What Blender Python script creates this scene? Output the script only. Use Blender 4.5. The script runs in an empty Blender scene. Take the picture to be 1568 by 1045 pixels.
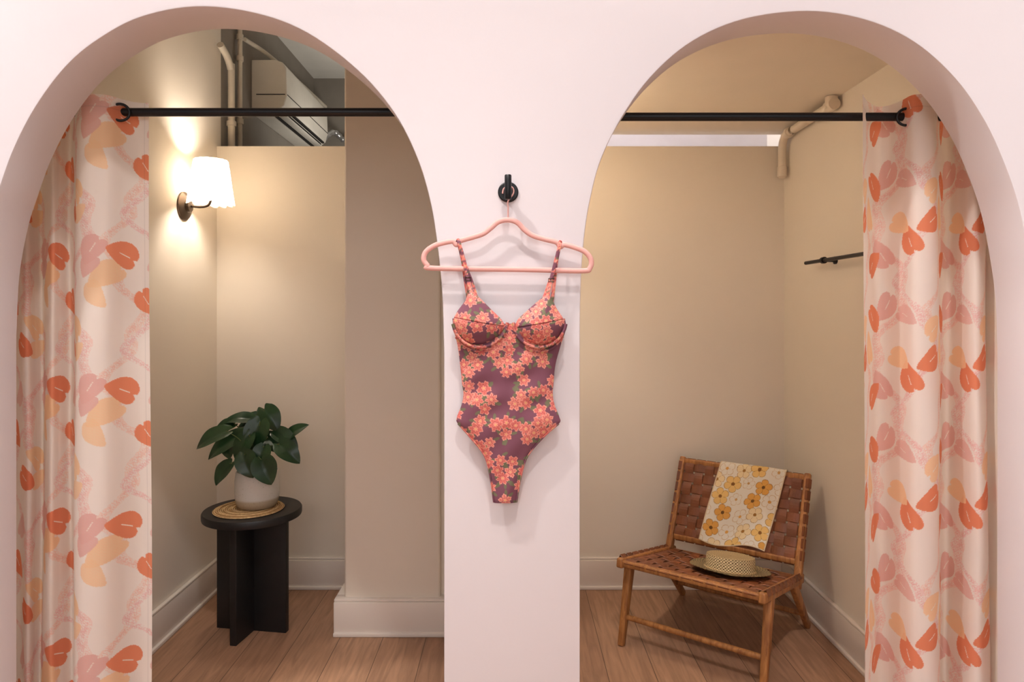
import bpy, bmesh, math, random
import numpy as np
from mathutils import Vector, Matrix, noise as mnoise
random.seed(4); np.random.seed(4)
S=bpy.context.scene
COL=S.collection
F=1045.0; CX=784.0; HY=475.0; EH=1.45
def X(px,Y): return (px-CX)/F*Y
def Z(py,Y): return EH+(HY-py)/F*Y
def P(px,py,Y): return (X(px,Y),Y,Z(py,Y))
def lin(c):
    return tuple(((v/255)/12.92 if v/255<=0.04045 else ((v/255+0.055)/1.055)**2.4) for v in c)
# ------------------------------------------------------------ materials
def newmat(name):
    m=bpy.data.materials.new(name); m.use_nodes=True
    nt=m.node_tree; b=nt.nodes['Principled BSDF']; return m,nt,b
def mat(name,rgb,rough=0.6,metal=0.0,var=0.04,scale=8.0,bump=0.0,bscale=60.0,emit=None,es=0):
    m,nt,b=newmat(name); N=nt.nodes; L=nt.links
    c=lin(rgb)
    tc=N.new('ShaderNodeTexCoord'); no=N.new('ShaderNodeTexNoise'); no.inputs['Scale'].default_value=scale
    no.inputs['Detail'].default_value=4
    L.new(tc.outputs['Object'],no.inputs['Vector'])
    r=N.new('ShaderNodeValToRGB')
    r.color_ramp.elements[0].position=0.3; r.color_ramp.elements[1].position=0.7
    r.color_ramp.elements[0].color=(*[v*(1-var) for v in c],1)
    r.color_ramp.elements[1].color=(*[min(1,v*(1+var)) for v in c],1)
    L.new(no.outputs['Fac'],r.inputs['Fac']); L.new(r.outputs['Color'],b.inputs['Base Color'])
    b.inputs['Roughness'].default_value=rough; b.inputs['Metallic'].default_value=metal
    if bump>0:
        n2=N.new('ShaderNodeTexNoise'); n2.inputs['Scale'].default_value=bscale; n2.inputs['Detail'].default_value=3
        L.new(tc.outputs['Object'],n2.inputs['Vector'])
        bp=N.new('ShaderNodeBump'); bp.inputs['Strength'].default_value=bump; bp.inputs['Distance'].default_value=0.004
        L.new(n2.outputs['Fac'],bp.inputs['Height']); L.new(bp.outputs['Normal'],b.inputs['Normal'])
    if emit:
        b.inputs['Emission Color'].default_value=(*lin(emit),1); b.inputs['Emission Strength'].default_value=es
    return m
def attrmat(name,rough=0.8,transl=0.0,weave=900):
    m,nt,b=newmat(name); N=nt.nodes; L=nt.links
    a=N.new('ShaderNodeAttribute'); a.attribute_name='Col'
    L.new(a.outputs['Color'],b.inputs['Base Color']); b.inputs['Roughness'].default_value=rough
    b.inputs['Specular IOR Level'].default_value=0.2
    tc=N.new('ShaderNodeTexCoord'); n2=N.new('ShaderNodeTexNoise'); n2.inputs['Scale'].default_value=weave
    L.new(tc.outputs['Object'],n2.inputs['Vector'])
    bp=N.new('ShaderNodeBump'); bp.inputs['Strength'].default_value=0.15; bp.inputs['Distance'].default_value=0.001
    L.new(n2.outputs['Fac'],bp.inputs['Height']); L.new(bp.outputs['Normal'],b.inputs['Normal'])
    if transl>0:
        t=N.new('ShaderNodeBsdfTranslucent'); L.new(a.outputs['Color'],t.inputs['Color'])
        mx=N.new('ShaderNodeMixShader'); mx.inputs[0].default_value=transl
        L.new(b.outputs[0],mx.inputs[1]); L.new(t.outputs[0],mx.inputs[2])
        L.new(mx.outputs[0],N['Material Output'].inputs['Surface'])
    return m
def woodfloor():
    m,nt,b=newmat('oak_floor_planks'); N=nt.nodes; L=nt.links
    tc=N.new('ShaderNodeTexCoord'); mp=N.new('ShaderNodeMapping'); mp.inputs['Rotation'].default_value=(0,0,math.radians(90))
    L.new(tc.outputs['Object'],mp.inputs['Vector'])
    br=N.new('ShaderNodeTexBrick'); br.inputs['Scale'].default_value=1.0
    br.inputs['Brick Width'].default_value=1.9; br.inputs['Row Height'].default_value=0.19
    br.inputs['Mortar Size'].default_value=0.0018; br.inputs['Mortar Smooth'].default_value=0.3; br.inputs['Bias'].default_value=0
    br.inputs['Color1'].default_value=(*lin((180,140,110)),1); br.inputs['Color2'].default_value=(*lin((158,120,94)),1)
    br.inputs['Mortar'].default_value=(*lin((98,70,50)),1); br.offset=0.37
    L.new(mp.outputs['Vector'],br.inputs['Vector'])
    m2=N.new('ShaderNodeMapping'); m2.inputs['Scale'].default_value=(14,1.2,1)
    L.new(tc.outputs['Object'],m2.inputs['Vector'])
    no=N.new('ShaderNodeTexNoise'); no.inputs['Scale'].default_value=3; no.inputs['Detail'].default_value=8; no.inputs['Distortion'].default_value=1.2
    L.new(m2.outputs['Vector'],no.inputs['Vector'])
    r=N.new('ShaderNodeValToRGB'); r.color_ramp.elements[0].position=0.3; r.color_ramp.elements[1].position=0.72
    r.color_ramp.elements[0].color=(0.66,0.64,0.62,1); r.color_ramp.elements[1].color=(1.05,1.05,1.05,1)
    L.new(no.outputs['Fac'],r.inputs['Fac'])
    mx=N.new('ShaderNodeMix'); mx.data_type='RGBA'; mx.blend_type='MULTIPLY'; mx.inputs[0].default_value=1
    L.new(br.outputs['Color'],mx.inputs[6]); L.new(r.outputs['Color'],mx.inputs[7])
    L.new(mx.outputs[2],b.inputs['Base Color']); b.inputs['Roughness'].default_value=0.5
    bp=N.new('ShaderNodeBump'); bp.inputs['Strength'].default_value=0.15; bp.inputs['Distance'].default_value=0.002
    L.new(no.outputs['Fac'],bp.inputs['Height']); L.new(bp.outputs['Normal'],b.inputs['Normal'])
    return m
def woodmat(name,c1,c2,sc=(30,30,2)):
    m,nt,b=newmat(name); N=nt.nodes; L=nt.links
    tc=N.new('ShaderNodeTexCoord'); m2=N.new('ShaderNodeMapping'); m2.inputs['Scale'].default_value=sc
    L.new(tc.outputs['Object'],m2.inputs['Vector'])
    no=N.new('ShaderNodeTexNoise'); no.inputs['Scale'].default_value=2; no.inputs['Detail'].default_value=6; no.inputs['Distortion'].default_value=0.8
    L.new(m2.outputs['Vector'],no.inputs['Vector'])
    r=N.new('ShaderNodeValToRGB'); r.color_ramp.elements[0].position=0.32; r.color_ramp.elements[1].position=0.68
    r.color_ramp.elements[0].color=(*lin(c1),1); r.color_ramp.elements[1].color=(*lin(c2),1)
    L.new(no.outputs['Fac'],r.inputs['Fac']); L.new(r.outputs['Color'],b.inputs['Base Color']); b.inputs['Roughness'].default_value=0.45
    return m
def strawmat(name,c1,c2,scale=90,radial=False):
    m,nt,b=newmat(name); N=nt.nodes; L=nt.links
    tc=N.new('ShaderNodeTexCoord')
    w=N.new('ShaderNodeTexWave'); w.inputs['Scale'].default_value=scale; w.inputs['Distortion'].default_value=1.5
    if radial: w.wave_type='RINGS'; w.rings_direction='Z'
    else: w.bands_direction='DIAGONAL'
    L.new(tc.outputs['Object'],w.inputs['Vector'])
    ch=N.new('ShaderNodeTexNoise'); ch.inputs['Scale'].default_value=120; L.new(tc.outputs['Object'],ch.inputs['Vector'])
    ad=N.new('ShaderNodeMath'); ad.operation='MULTIPLY'; L.new(w.outputs['Fac'],ad.inputs[0]); L.new(ch.outputs['Fac'],ad.inputs[1])
    r=N.new('ShaderNodeValToRGB'); r.color_ramp.elements[0].position=0.1; r.color_ramp.elements[1].position=0.45
    r.color_ramp.elements[0].color=(*lin(c1),1); r.color_ramp.elements[1].color=(*lin(c2),1)
    L.new(ad.outputs[0],r.inputs['Fac']); L.new(r.outputs['Color'],b.inputs['Base Color']); b.inputs['Roughness'].default_value=0.85
    bp=N.new('ShaderNodeBump'); bp.inputs['Strength'].default_value=0.6; bp.inputs['Distance'].default_value=0.002
    L.new(ad.outputs[0],bp.inputs['Height']); L.new(bp.outputs['Normal'],b.inputs['Normal'])
    return m
M_front=mat('painted_plaster_cool',(226,219,221),0.75,var=0.012,scale=2.5,bump=0.12,bscale=30)
M_wall=mat('painted_plaster_warm',(236,227,213),0.7,var=0.012,scale=2.5,bump=0.1,bscale=35)
M_ceil=mat('painted_ceiling',(236,226,210),0.8,var=0.01)
M_dim=mat('grey_service_wall',(140,133,124),0.8,var=0.05)  # grey-beige, darker than the stall walls
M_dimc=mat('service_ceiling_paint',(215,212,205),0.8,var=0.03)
M_white=mat('white_wall_service',(235,230,235),0.8)
M_base=mat('painted_trim',(234,224,214),0.45,var=0.01)
M_black=mat('black_metal',(18,18,20),0.4,0.3)
M_tab=mat('black_painted_wood',(16,16,18),0.5,var=0.15,scale=20)
M_bronze=mat('aged_bronze',(70,58,48),0.35,0.9)
M_pink=mat('pink_velvet',(230,172,163),0.75,var=0.03)
M_pipe=mat('painted_pipe',(228,216,198),0.5)
M_floor=woodfloor()
M_chair=woodmat('teak_wood',(134,84,44),(184,128,72))
M_leather=mat('tan_leather_straps',(122,70,40),0.45,var=0.28,scale=9,bump=0.2,bscale=150)
# ------------------------------------------------------------ helpers
def finish(name,me,m=None,parent=None,smooth=False,ang=35):
    o=bpy.data.objects.new(name,me); COL.objects.link(o)
    if m: me.materials.append(m)
    if smooth:
        me.polygons.foreach_set('use_smooth',[True]*len(me.polygons))
        if ang: 
            try: me.set_sharp_from_angle(angle=math.radians(ang))
            except Exception: pass
    if parent: o.parent=parent
    me.update()
    return o
def empty(name,loc=(0,0,0)):
    o=bpy.data.objects.new(name,None); o.empty_display_size=0.1; COL.objects.link(o); return o
def mesh(name,v,f,m=None,parent=None,smooth=False,ang=35):
    me=bpy.data.meshes.new(name); me.from_pydata([tuple(a) for a in v],[],f); me.update()
    bm=bmesh.new(); bm.from_mesh(me); bmesh.ops.recalc_face_normals(bm,faces=bm.faces); bm.to_mesh(me); bm.free()
    return finish(name,me,m,parent,smooth,ang)
def box(name,x0,x1,y0,y1,z0,z1,m,parent=None,bev=0.0,seg=2):
    bm=bmesh.new(); bmesh.ops.create_cube(bm,size=1)
    for v in bm.verts: v.co=((x0+x1)/2+v.co.x*(x1-x0),(y0+y1)/2+v.co.y*(y1-y0),(z0+z1)/2+v.co.z*(z1-z0))
    if bev: bmesh.ops.bevel(bm,geom=bm.edges[:],offset=bev,segments=seg,profile=0.5,affect='EDGES')
    me=bpy.data.meshes.new(name); bm.to_mesh(me); bm.free()
    return finish(name,me,m,parent,bev>0,40)
def beam(name,a,b,w,h,m,parent=None,up=(0,0,1),bev=0.004,w2=None,h2=None):
    a=Vector(a);b=Vector(b);d=(b-a).normalized();u=Vector(up)
    s=d.cross(u).normalized();n=s.cross(d).normalized()
    w2=w2 or w;h2=h2 or h
    bm=bmesh.new();vs=[]
    for p,ww,hh in((a,w,h),(b,w2,h2)):
        for sx,sy in((-1,-1),(1,-1),(1,1),(-1,1)): vs.append(bm.verts.new(p+s*sx*ww/2+n*sy*hh/2))
    bm.faces.new(vs[0:4][::-1]);bm.faces.new(vs[4:8])
    for i in range(4): bm.faces.new((vs[i],vs[(i+1)%4],vs[4+(i+1)%4],vs[4+i]))
    bmesh.ops.recalc_face_normals(bm,faces=bm.faces)
    if bev: bmesh.ops.bevel(bm,geom=bm.edges[:],offset=bev,segments=3,profile=0.5,affect='EDGES')
    me=bpy.data.meshes.new(name);bm.to_mesh(me);bm.free()
    return finish(name,me,m,parent,True,40)
def catmull(pts,n=8,closed=False):
    pts=[np.array(p,float) for p in pts]; out=[]; N=len(pts)
    R=range(N) if closed else range(N-1)
    for i in R:
        if closed: p0,p1,p2,p3=[pts[(i+k)%N] for k in(-1,0,1,2)]
        else:
            p1,p2=pts[i],pts[i+1]; p0=pts[i-1] if i>0 else 2*p1-p2; p3=pts[i+2] if i+2<N else 2*p2-p1
        for k in range(n):
            t=k/n
            out.append(0.5*((2*p1)+(-p0+p2)*t+(2*p0-5*p1+4*p2-p3)*t*t+(-p0+3*p1-3*p2+p3)*t**3))
    if not closed: out.append(pts[-1])
    return out
def tube(name,pts,r,m,parent=None,seg=14,closed=False,flat=(1,1),up=(0,1,0),caps=True):
    pts=[Vector(p) for p in pts]; n=len(pts); v=[];f=[]
    rr=r if isinstance(r,(list,tuple)) else [r]*n
    U=Vector(up)
    for i,p in enumerate(pts):
        if closed: d=pts[(i+1)%n]-pts[i-1]
        else: d=pts[min(i+1,n-1)]-pts[max(i-1,0)]
        d.normalize()
        s=d.cross(U)
        if s.length<1e-3: s=d.cross(Vector((1,0.01,0)))
        s.normalize(); nn=s.cross(d).normalized()
        for k in range(seg):
            a=2*math.pi*k/seg; v.append(p+s*math.cos(a)*rr[i]*flat[0]+nn*math.sin(a)*rr[i]*flat[1])
    R=n if closed else n-1
    for i in range(R):
        j=(i+1)%n
        for k in range(seg): f.append((i*seg+k,i*seg+(k+1)%seg,j*seg+(k+1)%seg,j*seg+k))
    if not closed and caps:
        f.append(tuple(range(seg))[::-1]); f.append(tuple((n-1)*seg+k for k in range(seg)))
    return mesh(name,v,f,m,parent,True,50)
def lathe(name,prof,c,m,parent=None,seg=48,axis='z',flute=None,ang=35,closed=False):
    v=[];f=[];n=len(prof)
    for i,(r,z) in enumerate(prof):
        for k in range(seg):
            a=2*math.pi*k/seg; q=r*(1+(flute(a,i) if flute else 0))
            if axis=='z': v.append((c[0]+q*math.cos(a),c[1]+q*math.sin(a),c[2]+z))
            elif axis=='x': v.append((c[0]+z,c[1]+q*math.cos(a),c[2]+q*math.sin(a)))
            else: v.append((c[0]+q*math.cos(a),c[1]+z,c[2]+q*math.sin(a)))
    R=n if closed else n-1
    for i in range(R):
        for k in range(seg):
            j=(i+1)%n
            f.append((i*seg+k,i*seg+(k+1)%seg,j*seg+(k+1)%seg,j*seg+k))
    return mesh(name,v,f,m,parent,True,ang)
def gridmesh(name,Pn,m,parent=None,col=None,closed_u=False):
    nv,nu,_=Pn.shape
    idx=np.arange(nv*nu).reshape(nv,nu)
    if closed_u: a=idx[:-1,:];b=np.roll(idx,-1,1)[:-1,:];c=np.roll(idx,-1,1)[1:,:];d=idx[1:,:]
    else: a=idx[:-1,:-1];b=idx[:-1,1:];c=idx[1:,1:];d=idx[1:,:-1]
    q=np.stack([a,b,c,d],-1).reshape(-1,4)
    me=bpy.data.meshes.new(name)
    me.vertices.add(nv*nu); me.vertices.foreach_set('co',Pn.reshape(-1).astype(np.float32))
    me.loops.add(q.size); me.loops.foreach_set('vertex_index',q.reshape(-1).astype(np.int32))
    me.polygons.add(len(q)); me.polygons.foreach_set('loop_start',np.arange(0,q.size,4,dtype=np.int32))
    me.polygons.foreach_set('use_smooth',np.ones(len(q),dtype=bool))
    me.update(calc_edges=True); me.validate()
    if col is not None:
        ca=me.color_attributes.new('Col','FLOAT_COLOR','POINT')
        cc=np.ones((nv*nu,4),np.float32); cc[:,:3]=col.reshape(-1,3); ca.data.foreach_set('color',cc.reshape(-1))
    return finish(name,me,m,parent)
# ------------------------------------------------------------ room shell
LW=-1.54; RW=1.42; YF=1.77; YR=1.915; YB=3.56; CH=3.25; SH=5.2
box('floor',-4,4,-3,5.4,-0.06,0,M_floor)
box('ceiling_shop',-4,4,-3,YR,SH,SH+.08,M_front)
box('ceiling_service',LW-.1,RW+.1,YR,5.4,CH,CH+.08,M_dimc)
Lp=[(-36,520),(-31,420),(-17,340),(0,285),(22,225),(55,162),(100,102),(150,60),(215,26),(300,10),(390,20),(470,50),(548,108),(603,172),(638,240),(658,305),(669,370),(677,450),(680,540)]
Rp=[(888,540),(889,450),(894,370),(904,305),(922,240),(957,172),(1002,112),(1062,62),(1140,29),(1237,17),(1325,30),(1400,64),(1463,120),(1508,185),(1538,250),(1560,315),(1575,390),(1584,460),(1587,540)]
def archpts(pp):
    q=[(X(a,YF),Z(b,YF)) for a,b in pp]
    q=[(q[0][0],0.0)]+[tuple(p) for p in catmull(q,6)]+[(q[-1][0],0.0)]
    return q
out=[(-4,0)]+archpts(Lp)+archpts(Rp)+[(4,0),(4,SH),(-4,SH)]
bm=bmesh.new()
vs=[bm.verts.new((a,YF,b)) for a,b in out]
fc=bm.faces.new(vs)
ex=bmesh.ops.extrude_face_region(bm,geom=[fc])
for e in ex['geom']:
    if isinstance(e,bmesh.types.BMVert): e.co.y=YR
bmesh.ops.recalc_face_normals(bm,faces=bm.faces)
sharp=[e for e in bm.edges if abs(e.verts[0].co.y-e.verts[1].co.y)<1e-6 and len(e.link_faces)==2 and abs(e.link_faces[0].normal.dot(e.link_faces[1].normal))<0.2]
bmesh.ops.bevel(bm,geom=sharp,offset=0.004,segments=2,profile=0.5,affect='EDGES')
bmesh.ops.triangulate(bm,faces=[f for f in bm.faces if len(f.verts)>4])
me=bpy.data.meshes.new('wall_front'); bm.to_mesh(me); bm.free()
finish('wall_front',me,M_front,None,True,30)
box('wall_left',LW-.1,LW,YR,YB+.05,0,CH,M_wall)
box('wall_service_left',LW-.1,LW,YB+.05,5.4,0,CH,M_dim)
box('wall_right',RW,RW+.1,YR,5.4,0,CH,M_wall)
box('wall_back',LW,RW,YB,YB+.05,0,2.305,M_wall)
box('wall_divider',-.05,.05,YR,YB,0,CH,M_wall)
CYF=3.06
box('wall_column',X(527,CYF),X(674,CYF),CYF,YB,0,CH,M_wall,bev=0.012,seg=4)
box('wall_column_infill',X(674,CYF)-.01,-.05,CYF+.03,YB,0,CH,M_wall)
box('ceiling_stall',.05,RW,YR,YB+.05,2.378,2.42,M_ceil)
box('wall_service_back',LW,RW,5.3,5.4,0,CH,M_dim)
box('service_light_blocker',-.35,-.25,YB+.05,5.3,0,CH,M_dim)  # unseen wall added to keep the left service area dim
box('wall_service_white',-.25,RW,3.80,3.85,0,CH,M_white)
def baseboard(name,x0,x1,y0,y1,n):
    o=empty(name)
    box('board',x0,x1,y0,y1,0,.15,M_base,o,.003)
    nx,ny=n
    box('shoe',min(x0,x0+nx*.012),max(x1,x1+nx*.012),min(y0,y0+ny*.012),max(y1,y1+ny*.012),0,.018,M_base,o,.004)
    box('cap',x0+(.0 if nx<=0 else 0),x1,y0+(0.006 if ny<0 else 0),y1,.15,.162,M_base,o,.004)
baseboard('baseboard_left',LW,LW+.02,YR,YB,(1,0))
baseboard('baseboard_right',RW-.02,RW,YR,YB,(-1,0))
baseboard('baseboard_back_left',LW+.02,X(527,CYF)-.035,YB-.02,YB,(0,-1))
baseboard('baseboard_back_right',.05,RW-.02,YB-.02,YB,(0,-1))
baseboard('baseboard_column',X(527,CYF)-.04,-.05,CYF-.03,CYF+.03,(0,-1))
box('trim_1',X(527,CYF)-.04,X(527,CYF),CYF+.03,YB,0,.162,M_base,None,.004)
# ------------------------------------------------------------ curtain rods
def rod(name,x0,x1,z,Y=2.03):
    o=empty(name)
    tube('bar',[(x0+.004,Y,z),(x1-.004,Y,z)],.0125,M_black,o,20)
    for x,s in((x0,1),(x1,-1)):
        lathe('flange',[(0,0),(.03,0),(.03,.008*s),(.017,.012*s),(.017,.03*s),(0,.03*s)],(x,Y,z),M_black,o,28,'x')
ZR1=Z(172,2.03); ZR2=Z(179,2.03)
rod('curtain_rod',LW,-.05,ZR1); rod('curtain_rod.001',.05,RW,ZR2)
# ------------------------------------------------------------ curtain
def leafmask(u,v,cx,cy,ang,Wd,H):
    dx=u-cx;dy=v-cy;c,s=math.cos(ang),math.sin(ang)
    x=dx*c+dy*s; y=-dx*s+dy*c
    t=y/H+0.5
    tt=np.clip(t,0,1)
    xx=x+.14*Wd*np.sin(tt*3.1)
    w=Wd*0.5*2.05*(tt+.03)**.42*(1-tt)**.78
    ins=(t>0)&(t<1)&(np.abs(xx)<w)&~((t<.10-1.2*np.abs(xx)/Wd))
    rib=ins&(np.abs(x+.08*Wd)<.016*Wd)&(t>.22)&(t<.55)
    return ins,rib
def curtain_col(u,v,variant=0):
    base=np.array(lin((247,238,231)));C=np.empty(u.shape+(3,));C[:]=base
    TW,TH=.335,.402
    def vine(g,wd,c1,c2,k1,k2):
        speck=np.sin(u*520+3*np.sin(v*310))*np.sin(v*470+3*np.sin(u*290))+.5*np.sin(u*1300+v*900)*np.sin(v*1400-u*700)
        C[(np.abs(g)<wd)&(speck>k1)]=np.array(lin(c1))
        C[(np.abs(g)<wd*.55)&(speck>k2)]=np.array(lin(c2))
    def gg(ph,a,b2): return ((u/TW+ph+a*np.sin(2*np.pi*v/TH+b2)+.05*np.sin(6*np.pi*v/TH+b2*2)+.5)%1-.5)*TW
    vine(gg(.35,.16,0),.021,(246,218,210),(241,202,196),-.35,.0)
    vine(gg(.80,-.13,1.3),.017,(247,220,208),(243,206,194),-.3,.1)
    vine(gg(.05,.20,2.6),.013,(244,213,209),(240,199,195),-.2,.2)
    orange=np.array(lin((233,146,112)));mauve=np.array(lin((234,188,181)));peach=np.array(lin((249,211,170)));white=np.array(lin((252,240,230)))
    def put(cx,cy,ang,Wd,H,colr,rib=True,alpha=1):
        um=(u-cx+TW/2)%TW-TW/2; vm=(v-cy+TH/2)%TH-TH/2
        i,r=leafmask(um,vm,0,0,ang,Wd*.95,H*1.03)
        tex=(np.sin(u*900)*np.sin(v*760+u*200)>.72)
        C[i]=colr*alpha+C[i]*(1-alpha)
        C[i&tex]*=np.array([1.02,.93,.9])
        if rib: C[r]=white
    if variant==0:
        put(.118,1.545,-2.1,.08,.11,peach,False,.9); put(.140,1.495,2.6,.06,.085,peach,False,.85)
        put(.165,1.575,-2.6,.06,.07,mauve,False,.9); put(.155,1.620,.55+math.pi,.078,.09,mauve,True,.95)
        put(.078,1.612,-2.0+.9,.080,.092,orange,True)
        put(.000,1.875,2.6,.062,.085,orange,True)
        put(.235,1.80,-.9,.07,.09,peach,True,.9);put(.215,1.74,1.2,.06,.08,peach,False,.8); put(.27,1.745,2.2,.07,.085,orange,True)
        put(.31,1.60,.4,.055,.08,mauve,False,.7)
    else:
        put(.200,1.86,2.7,.066,.09,mauve,True,.95);put(.150,1.82,-2.5,.070,.092,orange,True)
        put(.195,1.625,.5,.070,.09,mauve,True,.95);put(.160,1.590,-.6,.066,.085,orange,True)
        put(.12,1.74,.3,.07,.10,peach,True,.9)
        put(.05,1.80,-.9,.07,.09,peach,True,.9);put(.02,1.71,2.2,.07,.09,orange,True)
        put(.30,1.66,.4,.075,.09,orange,True);put(.255,1.70,-2.0,.07,.08,peach,False,.9);put(.28,1.83,-2.0,.06,.08,mauve,True,.8)
    return C
M_cur=attrmat('printed_linen',.85,.46)
def curtain(name,prof,ztop,variant,groms):
    o=empty(name)
    pl=catmull([(X(a,b),b) for a,b in prof],14)
    pl=np.array(pl); d=np.r_[0,np.cumsum(np.hypot(*np.diff(pl,axis=0).T))]
    nu=int(d[-1]/.0020); uu=np.linspace(0,d[-1],nu)
    px=np.interp(uu,d,pl[:,0]);py=np.interp(uu,d,pl[:,1])
    nv=1000; z=np.linspace(.015,ztop,nv)
    U,V=np.meshgrid(uu,z)
    fade=((ztop-V)/ztop)
    XX=np.tile(px,(nv,1))+.006*np.sin(V*2.3+U*9)*fade
    YY=np.tile(py,(nv,1))
    YY=YY+ .010*fade*np.sin(U*21+V*1.7+variant)+.0025*np.sin(V*9+U*14)*np.sin(U*30)
    ym=2.04
    YY=ym+(YY-ym)*(1+.25*fade)
    YY=np.maximum(YY,1.935)
    PP=np.stack([XX,YY,V],-1)
    col=curtain_col(U,V,variant)
    hem=(np.abs(V-(ztop-.035))<.0012)|(np.abs(U-.012)<.0012); col[hem]*=.86
    gridmesh('fabric',PP,M_cur,o,col)
    for gx,gy,gz in groms:
        pts=[]
        for k in range(36):
            a=2*math.pi*k/36
            pts.append((gx+.0245*math.cos(a),gy-.020+.006*math.cos(a)*(1 if variant else -1)*-1,gz-.006+.0245*math.sin(a)))
        tube('grommet_ring',pts,.0040,M_black,o,8,True)
    return o
profL=[(228,2.06),(212,2.055),(192,2.03),(165,1.985),(140,1.972),(124,1.98),(116,2.01),(113,2.07),(106,2.10),(92,2.07),(80,2.045),(70,2.07),(62,2.11),(52,2.09),(42,2.05),(33,2.05),(22,2.09),(8,2.10),(-8,2.05)]
profR=[(1321,1.965),(1324,2.0),(1330,2.05),(1342,2.095),(1360,2.085),(1380,2.035),(1396,1.985),(1414,1.972),(1430,1.985),(1437,2.03),(1443,2.085),(1455,2.095),(1468,2.05),(1482,2.0),(1497,1.985),(1508,2.02),(1516,2.08),(1528,2.09),(1538,2.04)]
curtain('curtain',profL,2.075,0,[(X(190,2.03),2.03,ZR1)])
curtain('curtain.001',profR,2.075,1,[(X(1382,2.03),2.03,ZR2)])
# ------------------------------------------------------------ sconces
M_shade,nt,b=newmat('pleated_linen_shade')
N=nt.nodes;L=nt.links
b.inputs['Base Color'].default_value=(*lin((250,238,220)),1);b.inputs['Roughness'].default_value=.9
b.inputs['Emission Color'].default_value=(*lin((255,236,212)),1)
lw=N.new('ShaderNodeTexCoord');sx=N.new('ShaderNodeSeparateXYZ');L.new(lw.outputs['Generated'],sx.inputs[0])
rp=N.new('ShaderNodeMapRange');rp.inputs[1].default_value=0;rp.inputs[2].default_value=1;rp.inputs[3].default_value=.3;rp.inputs[4].default_value=4.5
L.new(sx.outputs['Z'],rp.inputs[0]);L.new(rp.outputs[0],b.inputs['Emission Strength'])
t=N.new('ShaderNodeBsdfTranslucent');t.inputs['Color'].default_value=(*lin((254,246,232)),1)
mx=N.new('ShaderNodeMixShader');mx.inputs[0].default_value=.78
L.new(b.outputs[0],mx.inputs[1]);L.new(t.outputs[0],mx.inputs[2]);L.new(mx.outputs[0],N['Material Output'].inputs['Surface'])
def sconce(name,xw,s,Y,zc,power):
    o=empty(name)
    zp=zc-.115
    lathe('backplate',[(0,0),(.066,0),(.066,.008*s),(.058,.014*s),(.03,.02*s),(.026,.034*s),(0,.036*s)],(xw,Y,zp),M_bronze,o,40,'x')
    xs=xw+.128*s
    tube('arm',catmull([(xw+.03*s,Y,zp),(xw+.08*s,Y,zp-.004),(xw+.115*s,Y,zp+.004),(xs,Y,zp+.03),(xs,Y,zp+.06)],8),.0055,M_bronze,o,12)
    lathe('socket',[(0,0),(.014,0),(.017,.02),(.017,.05),(0,.05)],(xs,Y,zp+.045),M_bronze,o,20)
    prof=[(.100,-.10),(.088,-.02),(.080,.05),(.073,.10)]
    def fl(a,i): return .05*math.cos(a*14)*(1.2-.5*abs(prof[i][1]+.1)/.2)
    v=[];f=[];seg=168;n=len(prof)
    for i,(r,z) in enumerate(prof):
        for k in range(seg):
            a=2*math.pi*k/seg;q=r*(1+fl(a,i))
            zz=z-(.008*abs(math.cos(a*7)) if z<-.09 else 0)
            v.append((xs+q*math.cos(a),Y+q*math.sin(a),zc+zz))
    for i in range(n-1):
        for k in range(seg): f.append((i*seg+k,i*seg+(k+1)%seg,(i+1)*seg+(k+1)%seg,(i+1)*seg+k))
    mesh('shade',v,f,M_shade,o,True,60)
    ld=bpy.data.lights.new('bulb','POINT');ld.energy=power;ld.color=(1,.87,.73);ld.shadow_soft_size=.05
    lo=bpy.data.objects.new('bulb',ld);lo.location=(xs+.022*s,Y,zc-.005);COL.objects.link(lo);lo.parent=o
sconce('wall_sconce',LW,1,3.20,2.052,18)
sconce('wall_sconce.001',.05,1,2.95,2.052,29)
# ------------------------------------------------------------ side table
TX,TY,TZ=-1.178,3.10,.548
o=empty('side_table')
lathe('top',[(0,-.036),(.200,-.036),(.213,-.032),(.215,-.026),(.215,-.006),(.211,0),(0,0)],(TX,TY,TZ),M_tab,o,72)
for k,(ang,ln) in enumerate(((math.radians(-9),.168),(math.radians(81),.16))):
    d=Vector((math.cos(ang),math.sin(ang),0))*ln
    c=Vector((TX,TY,0))
    beam('leg_panel_%d'%(k+1),c-d+Vector((0,0,(TZ-.036)/2)),c+d+Vector((0,0,(TZ-.036)/2)),.030,TZ-.036,M_tab,o,bev=.002)
M_jute=strawmat('jute',(160,122,74),(230,198,146),38,True)
o=empty('woven_placemat')
mx,my=TX-.012,TY-.012
lathe('mat_disc',[(0,0),(.150,0),(.153,.003),(.150,.006),(0,.0065)],(0,0,0),M_jute,o,64).location=(mx,my,TZ+.0005)
for r in np.arange(.012,.15,.0115):
    q=tube('coil',[(r*math.cos(a),r*math.sin(a),0.006) for a in np.linspace(0,2*math.pi,72,endpoint=False)],.0042,M_jute,o,6,True,up=(0,0,1)); q.location=(mx,my,TZ+.0005)
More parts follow.
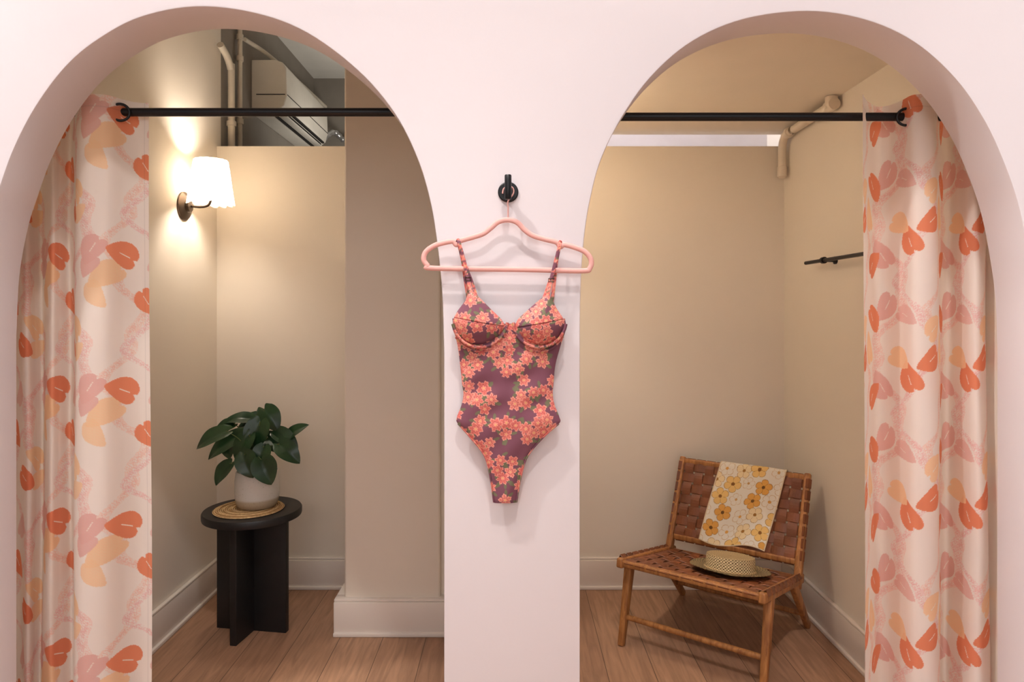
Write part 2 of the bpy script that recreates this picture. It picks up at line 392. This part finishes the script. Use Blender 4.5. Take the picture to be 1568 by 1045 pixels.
# pot
M_pot,nt,b=newmat('glazed_ceramic');N=nt.nodes;L=nt.links
tc=N.new('ShaderNodeTexCoord');sp=N.new('ShaderNodeSeparateXYZ');L.new(tc.outputs['Object'],sp.inputs[0])
r=N.new('ShaderNodeValToRGB');mr=N.new('ShaderNodeMapRange');mr.inputs[1].default_value=0;mr.inputs[2].default_value=.17
L.new(sp.outputs['Z'],mr.inputs[0]);L.new(mr.outputs[0],r.inputs['Fac'])
r.color_ramp.elements[0].position=.0;r.color_ramp.elements[0].color=(*lin((176,160,135)),1)
r.color_ramp.elements[1].position=.28;r.color_ramp.elements[1].color=(*lin((214,214,208)),1)
e=r.color_ramp.elements.new(.22);e.color=(*lin((184,172,150)),1)
no=N.new('ShaderNodeTexNoise');no.inputs['Scale'].default_value=220;L.new(tc.outputs['Object'],no.inputs['Vector'])
r2=N.new('ShaderNodeValToRGB');r2.color_ramp.elements[0].position=.27;r2.color_ramp.elements[1].position=.33;r2.color_ramp.elements[0].color=(.45,.4,.33,1)
L.new(no.outputs['Fac'],r2.inputs['Fac'])
mxx=N.new('ShaderNodeMix');mxx.data_type='RGBA';mxx.blend_type='MULTIPLY';mxx.inputs[0].default_value=1
L.new(r.outputs['Color'],mxx.inputs[6]);L.new(r2.outputs['Color'],mxx.inputs[7]);L.new(mxx.outputs[2],b.inputs['Base Color']);b.inputs['Roughness'].default_value=.25
o=empty('potted_anthurium')
PX,PY,PZ=X(394,TY),TY,TZ+.0115
pot=lathe('pot',[(0,0),(.074,0),(.085,.006),(.094,.03),(.0975,.07),(.0965,.12),(.092,.158),(.090,.163),(.087,.163),(.086,.15),(.084,.135),(0,.135)],(0,0,0),M_pot,o,56,ang=50);pot.location=(PX,PY,PZ)
M_soil=mat('potting_soil',(48,34,26),.95,var=.4,scale=60,bump=.6)
s=lathe('soil',[(0,.146),(.05,.145),(.0865,.140)],(PX,PY,PZ),M_soil,o,32)
M_leaf=mat('glossy_leaf',(34,66,36),.33,var=.35,scale=14)
M_stem=mat('leaf_stem',(86,104,58),.5)
def leaf(base,tip,w,nrm,i):
    B=Vector(base);T=Vector(tip);d=T-B;Ln=d.length;yv=d.normalized();n=Vector(nrm).normalized()
    xv=yv.cross(n).normalized();n=xv.cross(yv).normalized()
    nt_=17;ns=11;A=np.zeros((nt_,ns,3))
    for a in range(nt_):
        t=a/(nt_-1)
        ww=w*.5*1.85*(t+.03)**.38*max(1-t,0)**.78
        for c in range(ns):
            s_=c/(ns-1)*2-1
            back=-.17*Ln*max(0,1-t*4)*(math.sin(abs(s_)*math.pi*.75))
            yy=t*Ln+back
            zz=abs(s_)*ww*.28 - .30*Ln*(t-.45)**2*1.4 + .012*math.sin(t*9+i+s_*2)*Ln*3*.3
            p=B+yv*yy+xv*s_*ww+n*zz
            A[a,c]=p
    gridmesh('leaf_%d'%i,A,M_leaf,o)
leaves=[((346,660),(297,685),36,3.02,(.1,-.6,.8)),((368,664),(314,702),32,3.08,(-.2,-.8,.5)),((352,710),(327,743),32,3.00,(-.4,-.8,.4)),
((386,640),(340,644),26,3.18,(0,-.6,.8)),((381,666),(360,710),36,3.05,(-.3,-.9,.2)),((405,626),(426,660),36,3.14,(.4,-.9,.3)),
((398,646),(384,692),42,3.08,(.1,-.95,.3)),((422,660),(457,688),30,3.12,(.2,-.7,.7)),((438,670),(470,649),24,3.14,(.1,-.7,.7)),
((428,680),(459,709),34,3.03,(.3,-.8,.4)),((400,704),(415,743),42,2.97,(.2,-.9,.3)),((374,696),(386,733),38,3.0,(-.1,-.9,.4)),
((350,676),(350,704),26,3.14,(-.2,-.8,.5)),((388,650),(362,656),26,3.2,(0,-.6,.8)),((410,670),(440,692),34,3.10,(.1,-.8,.5)),
((358,648),(326,662),26,3.16,(-.1,-.7,.6)),((404,684),(396,716),32,3.02,(0,-.9,.4)),((392,636),(376,664),26,3.2,(-.1,-.8,.5))]
for i,(bp_,tp_,w,Y,n) in enumerate(leaves):
    B=P(bp_[0],bp_[1],Y);T=P(tp_[0],tp_[1],Y-.02)
    leaf(B,T,w/F*Y,n,i+1)
    r0=Vector((PX+(B[0]-PX)*.12,PY+(Y-PY)*.2,PZ+.14));mid=(Vector(B)+r0)/2+Vector(((B[0]-PX)*-.12,0,.045))
    tube('stem_%d'%(i+1),catmull([r0,mid,B],8),.0022,M_stem,o,6)
# ------------------------------------------------------------ lounge chair
uu_=Vector((.80,-.60,0));vv_=Vector((.60,.80,0));O=Vector((.478,2.955,0));WD=.60
def C3(w,v,h): return O+uu_*w+vv_*v+Vector((0,0,h))
ch=empty('woven_leather_lounge_chair')
for k,w in enumerate((.0,WD)):
    beam('front_leg_%d'%(k+1),C3(w,-.01,0),C3(w,.075,.35),.026,.030,M_chair,ch,up=vv_,w2=.034,h2=.048,bev=.006)
    beam('seat_rail_%d'%(k+1),C3(w,-.03,.362),C3(w,.54,.262),.030,.042,M_chair,ch,bev=.008)
    beam('rear_leg_%d'%(k+1),C3(w,.40,.285),C3(w,.66,.0),.028,.046,M_chair,ch,w2=.024,h2=.030,bev=.006)
    beam('back_post_%d'%(k+1),C3(w,.47,.235),C3(w,.665,.70),.032,.040,M_chair,ch,up=vv_,w2=.028,h2=.032,bev=.007)
def cross(n,v,h,r=.012,fl=(1,1)): tube(n,[C3(.0,v,h),C3(WD*.5,v,h),C3(WD,v,h)],r,M_chair,ch,12)
cross('front_stretcher',.022,.115,.012);cross('rear_stretcher',.575,.09,.011)
beam('seat_front_bar',C3(0,-.012,.360),C3(WD,-.012,.360),.03,.026,M_chair,ch,bev=.006)
beam('seat_rear_bar',C3(0,.50,.268),C3(WD,.50,.268),.03,.024,M_chair,ch,bev=.006)
beam('back_top_bar',C3(0,.657,.682),C3(WD,.657,.682),.024,.026,M_chair,ch,bev=.006)
beam('back_bottom_bar',C3(0,.515,.338),C3(WD,.515,.338),.024,.026,M_chair,ch,bev=.006)
def strip(name,path,wdir,width,thick,parent):
    v=[];f=[];n=len(path)
    for i,p in enumerate(path):
        d=(path[min(i+1,n-1)]-path[max(i-1,0)]).normalized();nn=d.cross(wdir).normalized()
        for a,b2 in((-1,-1),(-.92,1),(.92,1),(1,-1)): v.append(p+wdir*a*width/2+nn*b2*thick/2)
    for i in range(n-1):
        for k in range(4): f.append((i*4+k,i*4+(k+1)%4,i*4+4+(k+1)%4,i*4+4+k))
    f.append((0,1,2,3));f.append(tuple((n-1)*4+k for k in range(4)))
    mesh(name,v,f,M_leather,parent,False)
def woven(pre,A,B,n_long,n_cross,nrm,sag,endwrap):
    p0=lambda w:C3(w,*A);p1=lambda w:C3(w,*B)
    W0,W1=.018,WD-.018;sw=(W1-W0)/n_long
    Ldir=(p1(0)-p0(0));Lg=Ldir.length;Ld=Ldir.normalized();cw=Lg/n_cross
    def surf(w,t):
        return p0(w)+Ld*t*Lg - nrm*sag*math.sin(math.pi*t)*math.sin(math.pi*(w/WD)*.9+.15)
    for i in range(n_long):
        w=W0+(i+.5)*sw;path=[]
        path.append(surf(w,0)-nrm*.020+Ld*.0);path.append(surf(w,0)-Ld*.016-nrm*.004)
        K=n_cross*4
        for k in range(K+1):
            t=k/K;ph=math.sin(math.pi*(t*n_cross)+math.pi*i)
            path.append(surf(w,t)+nrm*(.004+.0036*ph))
        path.append(surf(w,1)+Ld*.016-nrm*.004);path.append(surf(w,1)-nrm*.020)
        strip(pre+'_long_strap_%d'%(i+1),path,uu_,sw*.84,.0028,ch)
    for j in range(n_cross):
        t=(j+.5)/n_cross;path=[]
        path.append(surf(0,t)-nrm*.020);path.append(surf(0,t)-uu_*.018+nrm*.0)
        path.append(surf(0,t)-uu_*.010+nrm*.022)
        K=n_long*4
        for k in range(K+1):
            w=W0+(W1-W0)*k/K;s_=k/K*n_long
            ph=-math.cos(math.pi*(j+ math.floor(min(s_,n_long-1e-6))))*math.sin(math.pi*(s_-math.floor(min(s_,n_long-1e-6))))
            path.append(surf(w,t)+nrm*(.004+.0040*ph))
        path.append(surf(WD,t)+uu_*.010+nrm*.022)
        path.append(surf(WD,t)+uu_*.018);path.append(surf(WD,t)-nrm*.020)
        strip(pre+'_cross_strap_%d'%(j+1),path,Ld,cw*.82,.0028,ch)
dS=(C3(0,.50,.270)-C3(0,-.012,.362)).normalized();nS=uu_.cross(dS).normalized()
if nS.z<0:nS=-nS
woven('seat',(-.012,.368),(.50,.276),11,9,nS,.012,True)
dB=(C3(0,.657,.682)-C3(0,.515,.338)).normalized();nB=uu_.cross(dB).normalized()
if nB.dot(vv_)>0:nB=-nB
woven('back',(.513,.338),(.655,.682),11,7,nB,.006,True)
# ------------------------------------------------------------ floral scarf on chair back
Lb=(C3(0,.655,.682)-C3(0,.513,.338)).length
nu_,nv_=210,300
us=np.linspace(0,1,nu_);vs_=np.linspace(0,1,nv_)
PP=np.zeros((nv_,nu_,3));UU=np.zeros((nv_,nu_));VV=np.zeros((nv_,nu_))
total=.375;over=.05;behind=.12;SW=.310
for b2,vv in enumerate(vs_):
    sdist=vv*(total+over+behind)
    for a,uq in enumerate(us):
        w=.200+uq*SW+ (-.055*(max(0,total-sdist)/total)) 
        wob=.007*math.sin(uq*9+sdist*6)+.004*math.sin(uq*21+sdist*13)
        if sdist<total-.012:
            t=Lb-(total-sdist)+.012
            p=C3(w,.513,.338)+dB*(t-.014*(1-sdist/total)*math.sin(uq*6))+nB*(.021+wob*.8)
        elif sdist<total+over:
            q=(sdist-(total-.012))/(over+.012)*math.pi
            c=C3(w,.655,.682)+dB*.008
            p=c+dB*(.020*math.sin(q))+nB*(.021*math.cos(q)+wob*.8*(1-q/math.pi))
            p=p-dB*.004
        else:
            p=C3(w,.655,.682)-dB*(sdist-total-over)+nB*(-.021)+dB*.004
        PP[b2,a]=p;UU[b2,a]=uq*SW;VV[b2,a]=sdist
C=np.empty(UU.shape+(3,));C[:]=lin((240,232,216))
rs=np.random.RandomState(11)
def lineflower(cx,cy,R,ph,fill,line,ctr):
    dx=UU-cx;dy=VV-cy;r=np.hypot(dx,dy);a=np.arctan2(dy,dx)
    pc=np.abs(np.cos(2.5*(a+ph)));edge=R*(.62+.38*pc**.5)
    m=r<edge
    if fill is not None:C[m]=lin(fill)
    C[m&(r>edge-.0020)]=lin(line)
    C[m&(pc<.09)&(r>R*.22)]=lin(line)
    C[r<R*.2]=lin(ctr)
for gx in range(5):
    for gy in range(8):
        x=gx*.078+(gy%2)*.039+rs.uniform(-.008,.008);y=gy*.072+rs.uniform(-.008,.008)
        k=(gx*3+gy*2)%5
        if k==0: lineflower(x,y,.036,rs.uniform(0,6),None,(206,168,108),(226,170,90))
        elif k==1: lineflower(x,y,.041,rs.uniform(0,6),(241,202,128),(176,124,56),(140,96,52))
        elif k==2: lineflower(x,y,.040,rs.uniform(0,6),(230,172,90),(164,108,46),(116,82,46))
        elif k==3: lineflower(x,y,.039,rs.uniform(0,6),(243,222,178),(184,136,70),(170,120,60))
        else: lineflower(x,y,.030,rs.uniform(0,6),None,(214,180,128),(206,160,96))
ed=(UU<.005)|(UU>SW-.005)|(VV<.005); C[ed]=lin((224,204,170))
M_sc=attrmat('printed_cotton',.85,.1)
sc=empty('floral_scarf');gridmesh('cloth',PP,M_sc,sc,C)
# ------------------------------------------------------------ straw hat
M_hat,nt,b=newmat('woven_straw');N=nt.nodes;L=nt.links
a=N.new('ShaderNodeAttribute');a.attribute_name='Col';L.new(a.outputs['Color'],b.inputs['Base Color']);b.inputs['Roughness'].default_value=.85
HW,HV=.378,.262
hc=C3(HW,HV,.368-HV*.18+.003)
hm=Matrix.Translation(hc)@Matrix.Rotation(math.atan(.18),4,-uu_)@Matrix.Rotation(.3,4,'Z')
hat=empty('straw_hat')
prof=[(.160,.004),(.150,.001),(.13,.0),(.103,.001),(.0985,.005),(.098,.02),(.097,.050),(.095,.056),(.089,.058),(.06,.056),(.004,.054)]
pr=[];
for i in range(len(prof)-1):
    for k in range(12):
        q=k/12;pr.append((prof[i][0]*(1-q)+prof[i+1][0]*q,prof[i][1]*(1-q)+prof[i+1][1]*q))
pr.append(prof[-1]);seg=260
A=np.zeros((len(pr),seg,3));HC=np.zeros((len(pr),seg,3));arc=0
for i,(r,z) in enumerate(pr):
    if i: arc+=math.hypot(r-pr[i-1][0],z-pr[i-1][1])
    for k in range(seg):
        a_=2*math.pi*k/seg
        wz=abs(.006*math.sin(a_*2+1)*(max(0,r-.11)/.06))
        A[i,k]=hm@Vector((r*1.08*math.cos(a_),r*.97*math.sin(a_),z+wz))
        ck=(int(arc/.006)+int(k/seg*96))%2
        side=.004<z<.052 and r>.09
        c1,c2=((196,170,124),(134,110,74)) if not side else ((234,212,164),(112,88,54))
        if r>.105: c1,c2=((146,124,84),(90,76,48))
        HC[i,k]=lin(c1 if ck else c2)
h=gridmesh('hat_body',A,M_hat,hat,HC,True)
sm=h.modifiers.new('th','SOLIDIFY');sm.thickness=.002
h.location=nS*.011
# ------------------------------------------------------------ wall rail in right stall
rl=empty('wall_rail')
tube('bar',[(1.365,3.17,1.668),(1.365,2.50,1.668)],.0085,M_black,rl,16)
for y in(2.99,2.60):
    lathe('mount',[(0,0),(.017,0),(.017,-.008),(.008,-.012),(.008,-.055),(0,-.055)],(RW,y,1.668),M_black,rl,20,'x')
    lathe('collar',[(.0078,-.01),(.0145,-.01),(.0145,.01),(.0078,.01)],(1.365,y,1.668),M_black,rl,18,'y')
# ------------------------------------------------------------ pipes right
pp=empty('ceiling_pipe')
tube('run',catmull([(1.385,3.50,2.14),(1.385,3.50,2.22),(1.385,3.495,2.29),(1.385,3.47,2.325),(1.385,3.42,2.338),(1.385,3.2,2.338),(1.385,2.97,2.338)],8),.020,M_pipe,pp,16)
lathe('end_cap',[(0,-.012),(.016,-.008),(.0235,0),(.0235,.05),(.02,.052)],(1.385,3.50,2.135),M_pipe,pp,24)
lathe('coupling',[(0,-.03),(.026,-.03),(.026,.03),(0,.03)],(1.385,2.96,2.338),M_pipe,pp,24,'y')
lathe('riser',[(0,0),(.026,0),(.026,.05),(0,.05)],(1.385,2.96,2.325),M_pipe,pp,24)
lathe('elbow_collar',[(.02,-.012),(.026,-.012),(.026,.012),(.02,.012)],(1.385,3.41,2.338),M_pipe,pp,24,'y')
# ------------------------------------------------------------ service area: pipes + air conditioner
M_ppl=mat('painted_pipe_grey',(205,196,180),.5)
p2=empty('service_pipe')
tube('run',catmull([(-1.505,3.66,0.0),(-1.505,3.66,1.5),(-1.505,3.66,2.66),(-1.505,3.65,2.74),(-1.505,3.60,2.79),(-1.505,3.52,2.82)],8),.018,M_ppl,p2,14)
lathe('clamp',[(.018,-.012),(.025,-.012),(.025,.012),(.018,.012)],(-1.505,3.66,2.45),M_ppl,p2,20)
p3=empty('service_pipe.001')
tube('run',[(-1.515,3.80,0),(-1.515,3.80,CH)],.013,M_ppl,p3,14)
for z in(2.5,2.85,2.97):lathe('clamp',[(.013,-.014),(.019,-.014),(.019,.014),(.013,.014)],(-1.515,3.80,z),M_ppl,p3,20)
tube('branch',catmull([(-1.50,3.83,2.97),(-1.46,4.1,2.98),(-1.44,4.6,2.99),(-1.42,5.2,3.0)],6),.012,M_ppl,p3,10)
M_ac=mat('air_conditioner_plastic',(226,221,210),.4)
M_dark=mat('dark_vent',(35,33,32),.6)
ac=empty('air_conditioner')
sec=[(LW,2.93),(-1.40,2.93),(-1.355,2.915),(-1.335,2.88),(-1.330,2.72),(-1.345,2.66),(-1.39,2.625),(-1.46,2.61),(LW,2.61)]
y0,y1=4.03,4.93
v=[(a,y0,b2) for a,b2 in sec]+[(a,y1,b2) for a,b2 in sec];n=len(sec)
f=[tuple(range(n)),tuple(range(n,2*n))[::-1]]+[(i,(i+1)%n,n+(i+1)%n,n+i) for i in range(n)]
a_=mesh('body',v,f,M_ac,ac,True,50);bv=a_.modifiers.new('b','BEVEL');bv.width=.006;bv.segments=2;bv.limit_method='ANGLE'
box('front_seam',-1.3345,-1.3285,y0+.01,y1-.01,2.722,2.727,M_dark,ac)
box('side_seam',LW+.03,-1.34,y0-.002,y0+.002,2.722,2.727,M_dark,ac)
for k in range(4):
    x=-1.35-.022*k;z=2.655-.010*k
    box('vent_slot_%d'%(k+1),x-.006,x+.010,y0+.06,y1-.06,z-.016,z-.006,M_dark,ac)
box('louvre',-1.40,-1.352,y0+.05,y1-.05,2.612,2.620,M_ac,ac,.002)
tube('flex_hose',catmull([(-1.44,4.93,2.66),(-1.40,5.02,2.70),(-1.33,5.10,2.78),(-1.27,5.2,2.74),(-1.20,5.27,2.8)],10),[.02+.004*math.sin(k*2.1) for k in range(41)],mat('foil_hose',(190,190,190),.3,.8),ac,14)
# ------------------------------------------------------------ coat hook
hk=empty('coat_hook')
YH=1.735
hx=X(778,YH);hz=Z(291,YH)
lathe('plate',[(0,0),(.0265,0),(.0265,-.004),(.024,-.006),(.0,-.006)],(hx,YF,hz),M_black,hk,40,'y')
lathe('post',[(0,0),(.008,0),(.008,-.048),(0,-.048)],(hx,YF,hz),M_black,hk,20,'y')
lathe('pin',[(0,-.026),(.0075,-.026),(.0088,-.024),(.0088,.034),(.0075,.036),(0,.036)],(hx,YF-.048,hz),M_black,hk,24)
# ------------------------------------------------------------ hanger
YS=1.742
hg=empty('clothes_hanger')
hp=[(665,411),(655,407),(649,398),(652,386),(666,376),(684,371),(694,370),(699,375),(705,369),(722,364),(740,358),(752,349),(763,340),(778,337),(792,341),(803,352),(816,361),(836,367),(852,371),(858,378),(864,375),(880,379),(896,386),(905,398),(903,411),(890,415),(800,413)]
tube('frame',[P(a,b2,YS) for a,b2 in catmull([(float(a),float(b2)) for a,b2 in hp],7,True)],.0066,M_pink,hg,12,True,flat=(1,.62))
tube('hook_wire',catmull([P(778,337,YS),(hx,YS,hz-.045),(hx,YS,hz-.028),(hx+.013,YS,hz-.008),(hx+.012,YS,hz+.006),(hx,YS,hz+.0108),(hx-.011,YS,hz+.004),(hx-.014,YS,hz-.008)],8),.0019,M_pink,hg,10)
# ------------------------------------------------------------ swimsuit
rs=np.random.RandomState(8)
flw=[];lvs=[];cand=[]
for k in range(8000):
    c=(rs.uniform(-.17,.16),rs.uniform(.9,1.64))
    if all((c[0]-q[0])**2+(c[1]-q[1])**2>.0220**2 for q in cand): cand.append(c)
for c in cand:
    nz=mnoise.noise(Vector((c[0]*23,c[1]*23,9.1)))
    if nz>-.14: flw.append((c[0],c[1],rs.uniform(.0150,.0200),rs.choice([5,6,7]),rs.uniform(0,6),rs.randint(0,3)))
for q in flw:
    for k in range(3):
        a=rs.uniform(0,6.28);lvs.append((q[0]+.020*math.cos(a),q[1]+.020*math.sin(a),a+rs.uniform(-.5,.5)))
def suitcol(u,v):
    C=np.empty(u.shape+(3,));C[:]=lin((122,76,90))
    for lx,ly,a in lvs:
        dx=u-lx;dy=v-ly;x=dx*math.cos(a)+dy*math.sin(a);y=-dx*math.sin(a)+dy*math.cos(a)
        m=((x/.0085)**2+(y/.0038)**2)<1;C[m]=lin((114,112,86))
    for (cx,cy,R,n,ph,kind) in flw:
        dx=u-cx;dy=v-cy;r=np.hypot(dx,dy);a=np.arctan2(dy,dx)
        pc=np.abs(np.cos(n/2*(a+ph)));edge=R*(.60+.40*pc**1.1+.06*np.sin(a*n*3))
        m=r<edge;C[m]=lin([(222,128,114),(216,116,106),(228,142,126)][kind])
        C[m&(pc<.20)&(r>R*.3)]=lin((188,88,86))
        C[m&(r>edge*.88)]=lin((234,162,144))
        C[m&(pc>.985)&(r<edge*.8)&(r>R*.25)]=lin((190,92,90))
        pc2=np.abs(np.cos(n/2*(a+ph)+1.5));e2=R*.5*(.5+.5*pc2)
        m2=r<e2;C[m2]=lin((230,148,130));C[m2&(r>e2*.78)]=lin((184,86,84))
        C[r<R*.14]=lin((222,178,122))
    return C
M_suit=attrmat('printed_swim_fabric',.65,0,600)
su=empty('swimsuit')
ys=[488,505,530,560,590,605,622,640,650,670,700,735,756,772]
xl=[692,694,700,704,707,709,706,699,700,719,742,751,753,756]
xr=[866,867,859,851,848,847,850,857,857,833,808,797,794,791]
nr=400
yy=np.linspace(488,772,nr)
cl=np.array(catmull(list(zip(ys,xl)),12));cr=np.array(catmull(list(zip(ys,xr)),12))
def sm1(a):
    k=np.ones(5)/5;b2=np.pad(a,2,mode='edge');return np.convolve(b2,k,'valid')
XL=sm1(np.interp(yy,cl[:,0],cl[:,1]));XRr=sm1(np.interp(yy,cr[:,0],cr[:,1]))
nf=520;th=np.linspace(0,2*np.pi,nf,endpoint=False)
TH,RY=np.meshgrid(th,yy)
s_=-np.cos(TH)
front=np.sin(TH)
cxm=(XL+XRr)/2;hw=(XRr-XL)/2
Dp=np.interp(yy,[488,520,560,610,650,700,772],[.024,.026,.024,.022,.022,.016,.009])
YSS=1.744
pxx=cxm[:,None]+hw[:,None]*s_
yadd=np.where(RY<520,(520-RY)/32.0*np.clip(8*(1-s_**2),0,8),0)
dep=np.where(front>0,Dp[:,None]*np.abs(front)**.8,-.008*np.abs(front))
wr=.003*np.sin((pxx-700)*.11+RY*.05)*np.sin(RY*.06)+.0024*np.sin(RY*.14+pxx*.03)*np.exp(-((RY-600)/50)**2)+.003*np.sin((pxx-775)*.22)*np.exp(-((RY-740)/40)**2)
dep=dep+np.where(front>0,wr*front,0)
SC=F/1.73
XX=(pxx-CX)/SC;ZZ=EH+(HY-(RY+yadd))/SC;YY=YSS-dep
c0=suitcol(XX+np.where(front<0,.013,0),ZZ)
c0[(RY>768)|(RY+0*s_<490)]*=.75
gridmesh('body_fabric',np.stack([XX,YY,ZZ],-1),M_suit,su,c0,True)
def binding(name,pts,r=.0022,yo=0):
    pts=catmull(pts,10)
    n=len(pts);ring=[]
    for i,p in enumerate(pts):
        d=np.array(pts[min(i+1,n-1)])-np.array(pts[max(i-1,0)]);d=d/np.linalg.norm(d)
        s2=np.cross(d,[0,1,0]);s2/=np.linalg.norm(s2)
        ring.append([np.array(p)+s2*r*math.cos(q)+np.array([0,1,0])*r*math.sin(q) for q in np.linspace(0,2*np.pi,10,endpoint=False)])
    A=np.array(ring)
    gridmesh(name,A,M_suit,su,suitcol(A[:,:,0]*1.0,A[:,:,2])*.85,True)
def PS(a,b2,dy=0): return ((a-CX)/SC,YSS-dy,EH+(HY-b2)/SC)
binding('leg_binding_left',[PS(a,b2,.006) for a,b2 in((701,650),(719,670),(742,700),(751,735),(756,771))])
binding('leg_binding_right',[PS(a,b2,.006) for a,b2 in((856,650),(833,670),(808,700),(797,735),(791,771))])
def cup(name,outl,apex,dip):
    ol=np.array(catmull([tuple(map(float,q)) for q in outl],16,True))
    cx,cy=apex;n=len(ol);nrr=80
    rr=np.linspace(0.02,1,nrr)
    A=np.zeros((nrr,n,3))
    for i,r in enumerate(rr):
        q=np.array([cx,cy])+(ol-np.array([cx,cy]))*r
        A[i,:,0]=(q[:,0]-CX)/SC;A[i,:,2]=EH+(HY-q[:,1])/SC
        A[i,:,1]=YSS-.020-.034*(max(0,1-r**2))**.75
    colr=suitcol(A[:,:,0]+.02,A[:,:,2]+.01)
    pxq=A[:,:,0]*SC+CX;pyq=HY-(A[:,:,2]-EH)*SC
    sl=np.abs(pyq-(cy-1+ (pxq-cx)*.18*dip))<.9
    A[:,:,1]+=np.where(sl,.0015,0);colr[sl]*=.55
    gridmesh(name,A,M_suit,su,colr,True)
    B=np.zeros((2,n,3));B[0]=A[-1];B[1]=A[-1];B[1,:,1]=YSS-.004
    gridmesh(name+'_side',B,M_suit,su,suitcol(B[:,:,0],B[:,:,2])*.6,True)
    return ol
lo_=[(722,447),(736,458),(753,475),(768,490),(772,502),(762,517),(743,527),(722,527),(706,519),(697,506),(694,492),(700,478),(711,463)]
ro_=[(838,452),(823,462),(806,477),(792,491),(790,503),(799,518),(818,528),(838,527),(854,517),(863,503),(863,490),(853,474),(846,461)]
cup('cup_left',lo_,(732,494),1);cup('cup_right',ro_,(830,496),-1)
binding('underwire_left',[PS(a,b2,.030) for a,b2 in((694,496),(699,510),(710,523),(727,531),(746,530),(763,521),(774,506),(777,494))],.0040)
binding('underwire_right',[PS(a,b2,.030) for a,b2 in((786,494),(789,508),(799,522),(817,531),(837,530),(854,520),(863,506),(866,496))],.0040)
for nm,yy0 in(('under_band_left',[(698,516),(712,531),(730,538),(752,536),(774,522)]),('under_band_right',[(790,524),(806,536),(826,539),(846,533),(862,515)])):
    binding(nm,[PS(a,b2,.022) for a,b2 in yy0],.0032)
def strap(name,pts,w=.0045):
    pts=[np.array(q) for q in catmull(pts,12)];A=[]
    n=len(pts)
    for i,p in enumerate(pts):
        d=pts[min(i+1,n-1)]-pts[max(i-1,0)];d/=np.linalg.norm(d)
        s2=np.cross(d,[0,1,0]);
        if np.linalg.norm(s2)<.05: s2=np.array([1.,0,0])
        s2/=np.linalg.norm(s2);n2=np.cross(d,s2)
        A.append([p+s2*w*math.cos(q)+n2*.0011*math.sin(q) for q in np.linspace(0,2*np.pi,16,endpoint=False)])
    A=np.array(A)
    gridmesh(name,A,M_suit,su,suitcol(A[:,:,0]*.9+.03,A[:,:,2]*1.9-1.62),True)
strap('strap_left_front',[PS(700,374,-.004),PS(701,367,.004),PS(704,376,.010),PS(712,405,.012),PS(717,430,.014),PS(723,452,.020)])
strap('strap_left_back',[PS(700,368,.006),PS(702,374,-.006),PS(708,400,-.003),PS(712,430,-.002),PS(718,470,-.002),PS(716,492,.002)])
strap('strap_left_loop',[PS(714,410,.011),PS(722,430,.010),PS(729,452,.012),PS(734,465,.02)],.0036)
strap('strap_right_front',[PS(860,374,-.004),PS(858,370,.004),PS(856,380,.010),PS(849,408,.012),PS(843,432,.014),PS(838,456,.020)])
strap('strap_right_back',[PS(858,370,.006),PS(857,378,-.006),PS(852,405,-.003),PS(849,435,-.002),PS(845,470,-.002),PS(844,492,.002)])
strap('strap_right_loop',[PS(850,412,.011),PS(842,430,.010),PS(835,450,.012),PS(829,466,.02)],.0036)
for nm,a,b2 in(('slider_left',717,428),('slider_right',844,430)):
    c=PS(a,b2,.0145)
    tube(nm,[(c[0]-.007,c[1],c[2]-.003),(c[0]+.007,c[1],c[2]-.003),(c[0]+.007,c[1],c[2]+.005),(c[0]-.007,c[1],c[2]+.005)],.0013,M_bronze,su,8,True)
# ------------------------------------------------------------ lights
def area(name,loc,rot,size,power,color,sy=None):
    ld=bpy.data.lights.new(name,'AREA');ld.energy=power;ld.size=size;ld.color=color
    if sy: ld.shape='RECTANGLE';ld.size_y=sy
    o=bpy.data.objects.new(name,ld);o.location=loc;o.rotation_euler=rot;COL.objects.link(o);return o
def point(name,loc,power,color,r):
    ld=bpy.data.lights.new(name,'POINT');ld.energy=power;ld.color=color;ld.shadow_soft_size=r
    o=bpy.data.objects.new(name,ld);o.location=loc;COL.objects.link(o)
point('track_light',(-1.46,.62,4.7),330,(1,.95,.91),.06)
point('track_light.001',(.25,-.30,4.9),230,(1,.95,.91),.09)
for i,x in enumerate((-1.0,1.0)):  # added spots; their floor bounce brightens the arch undersides
    ld=bpy.data.lights.new('bounce_fill_spot','SPOT');ld.energy=260;ld.color=(1,.93,.88);ld.shadow_soft_size=.06;ld.spot_size=math.radians(58);ld.spot_blend=.6
    o=bpy.data.objects.new('bounce_fill_spot',ld);o.location=(x,.25,3.42);COL.objects.link(o)
area('front_fill_light',(0,-2.6,2.6),(math.radians(80),0,0),4.5,48,(1,.96,.95),1.3)  # added soft fill from behind the camera to lift the stalls; no window
area('service_light',(.5,3.705,3.1),(0,0,0),.9,15,(.95,.93,1),.08)
area('service_fill_light',(-.75,4.4,2.2),(math.radians(150),0,math.radians(0)),.4,7,(1,.93,.84))  # added fill brightening the air conditioner area, no fixture there
w=bpy.data.worlds.new('world');S.world=w;w.use_nodes=True
w.node_tree.nodes['Background'].inputs[0].default_value=(.97,.95,.99,1)
w.node_tree.nodes['Background'].inputs[1].default_value=.36
# ------------------------------------------------------------ camera
cd=bpy.data.cameras.new('camera');cd.sensor_width=36;cd.lens=F/1568*36;cd.shift_y=-(522.5-HY)/1568
cam=bpy.data.objects.new('camera',cd);cam.location=(0,0,EH);cam.rotation_euler=(math.radians(90),0,0);COL.objects.link(cam);S.camera=cam
S.view_settings.view_transform='Standard'
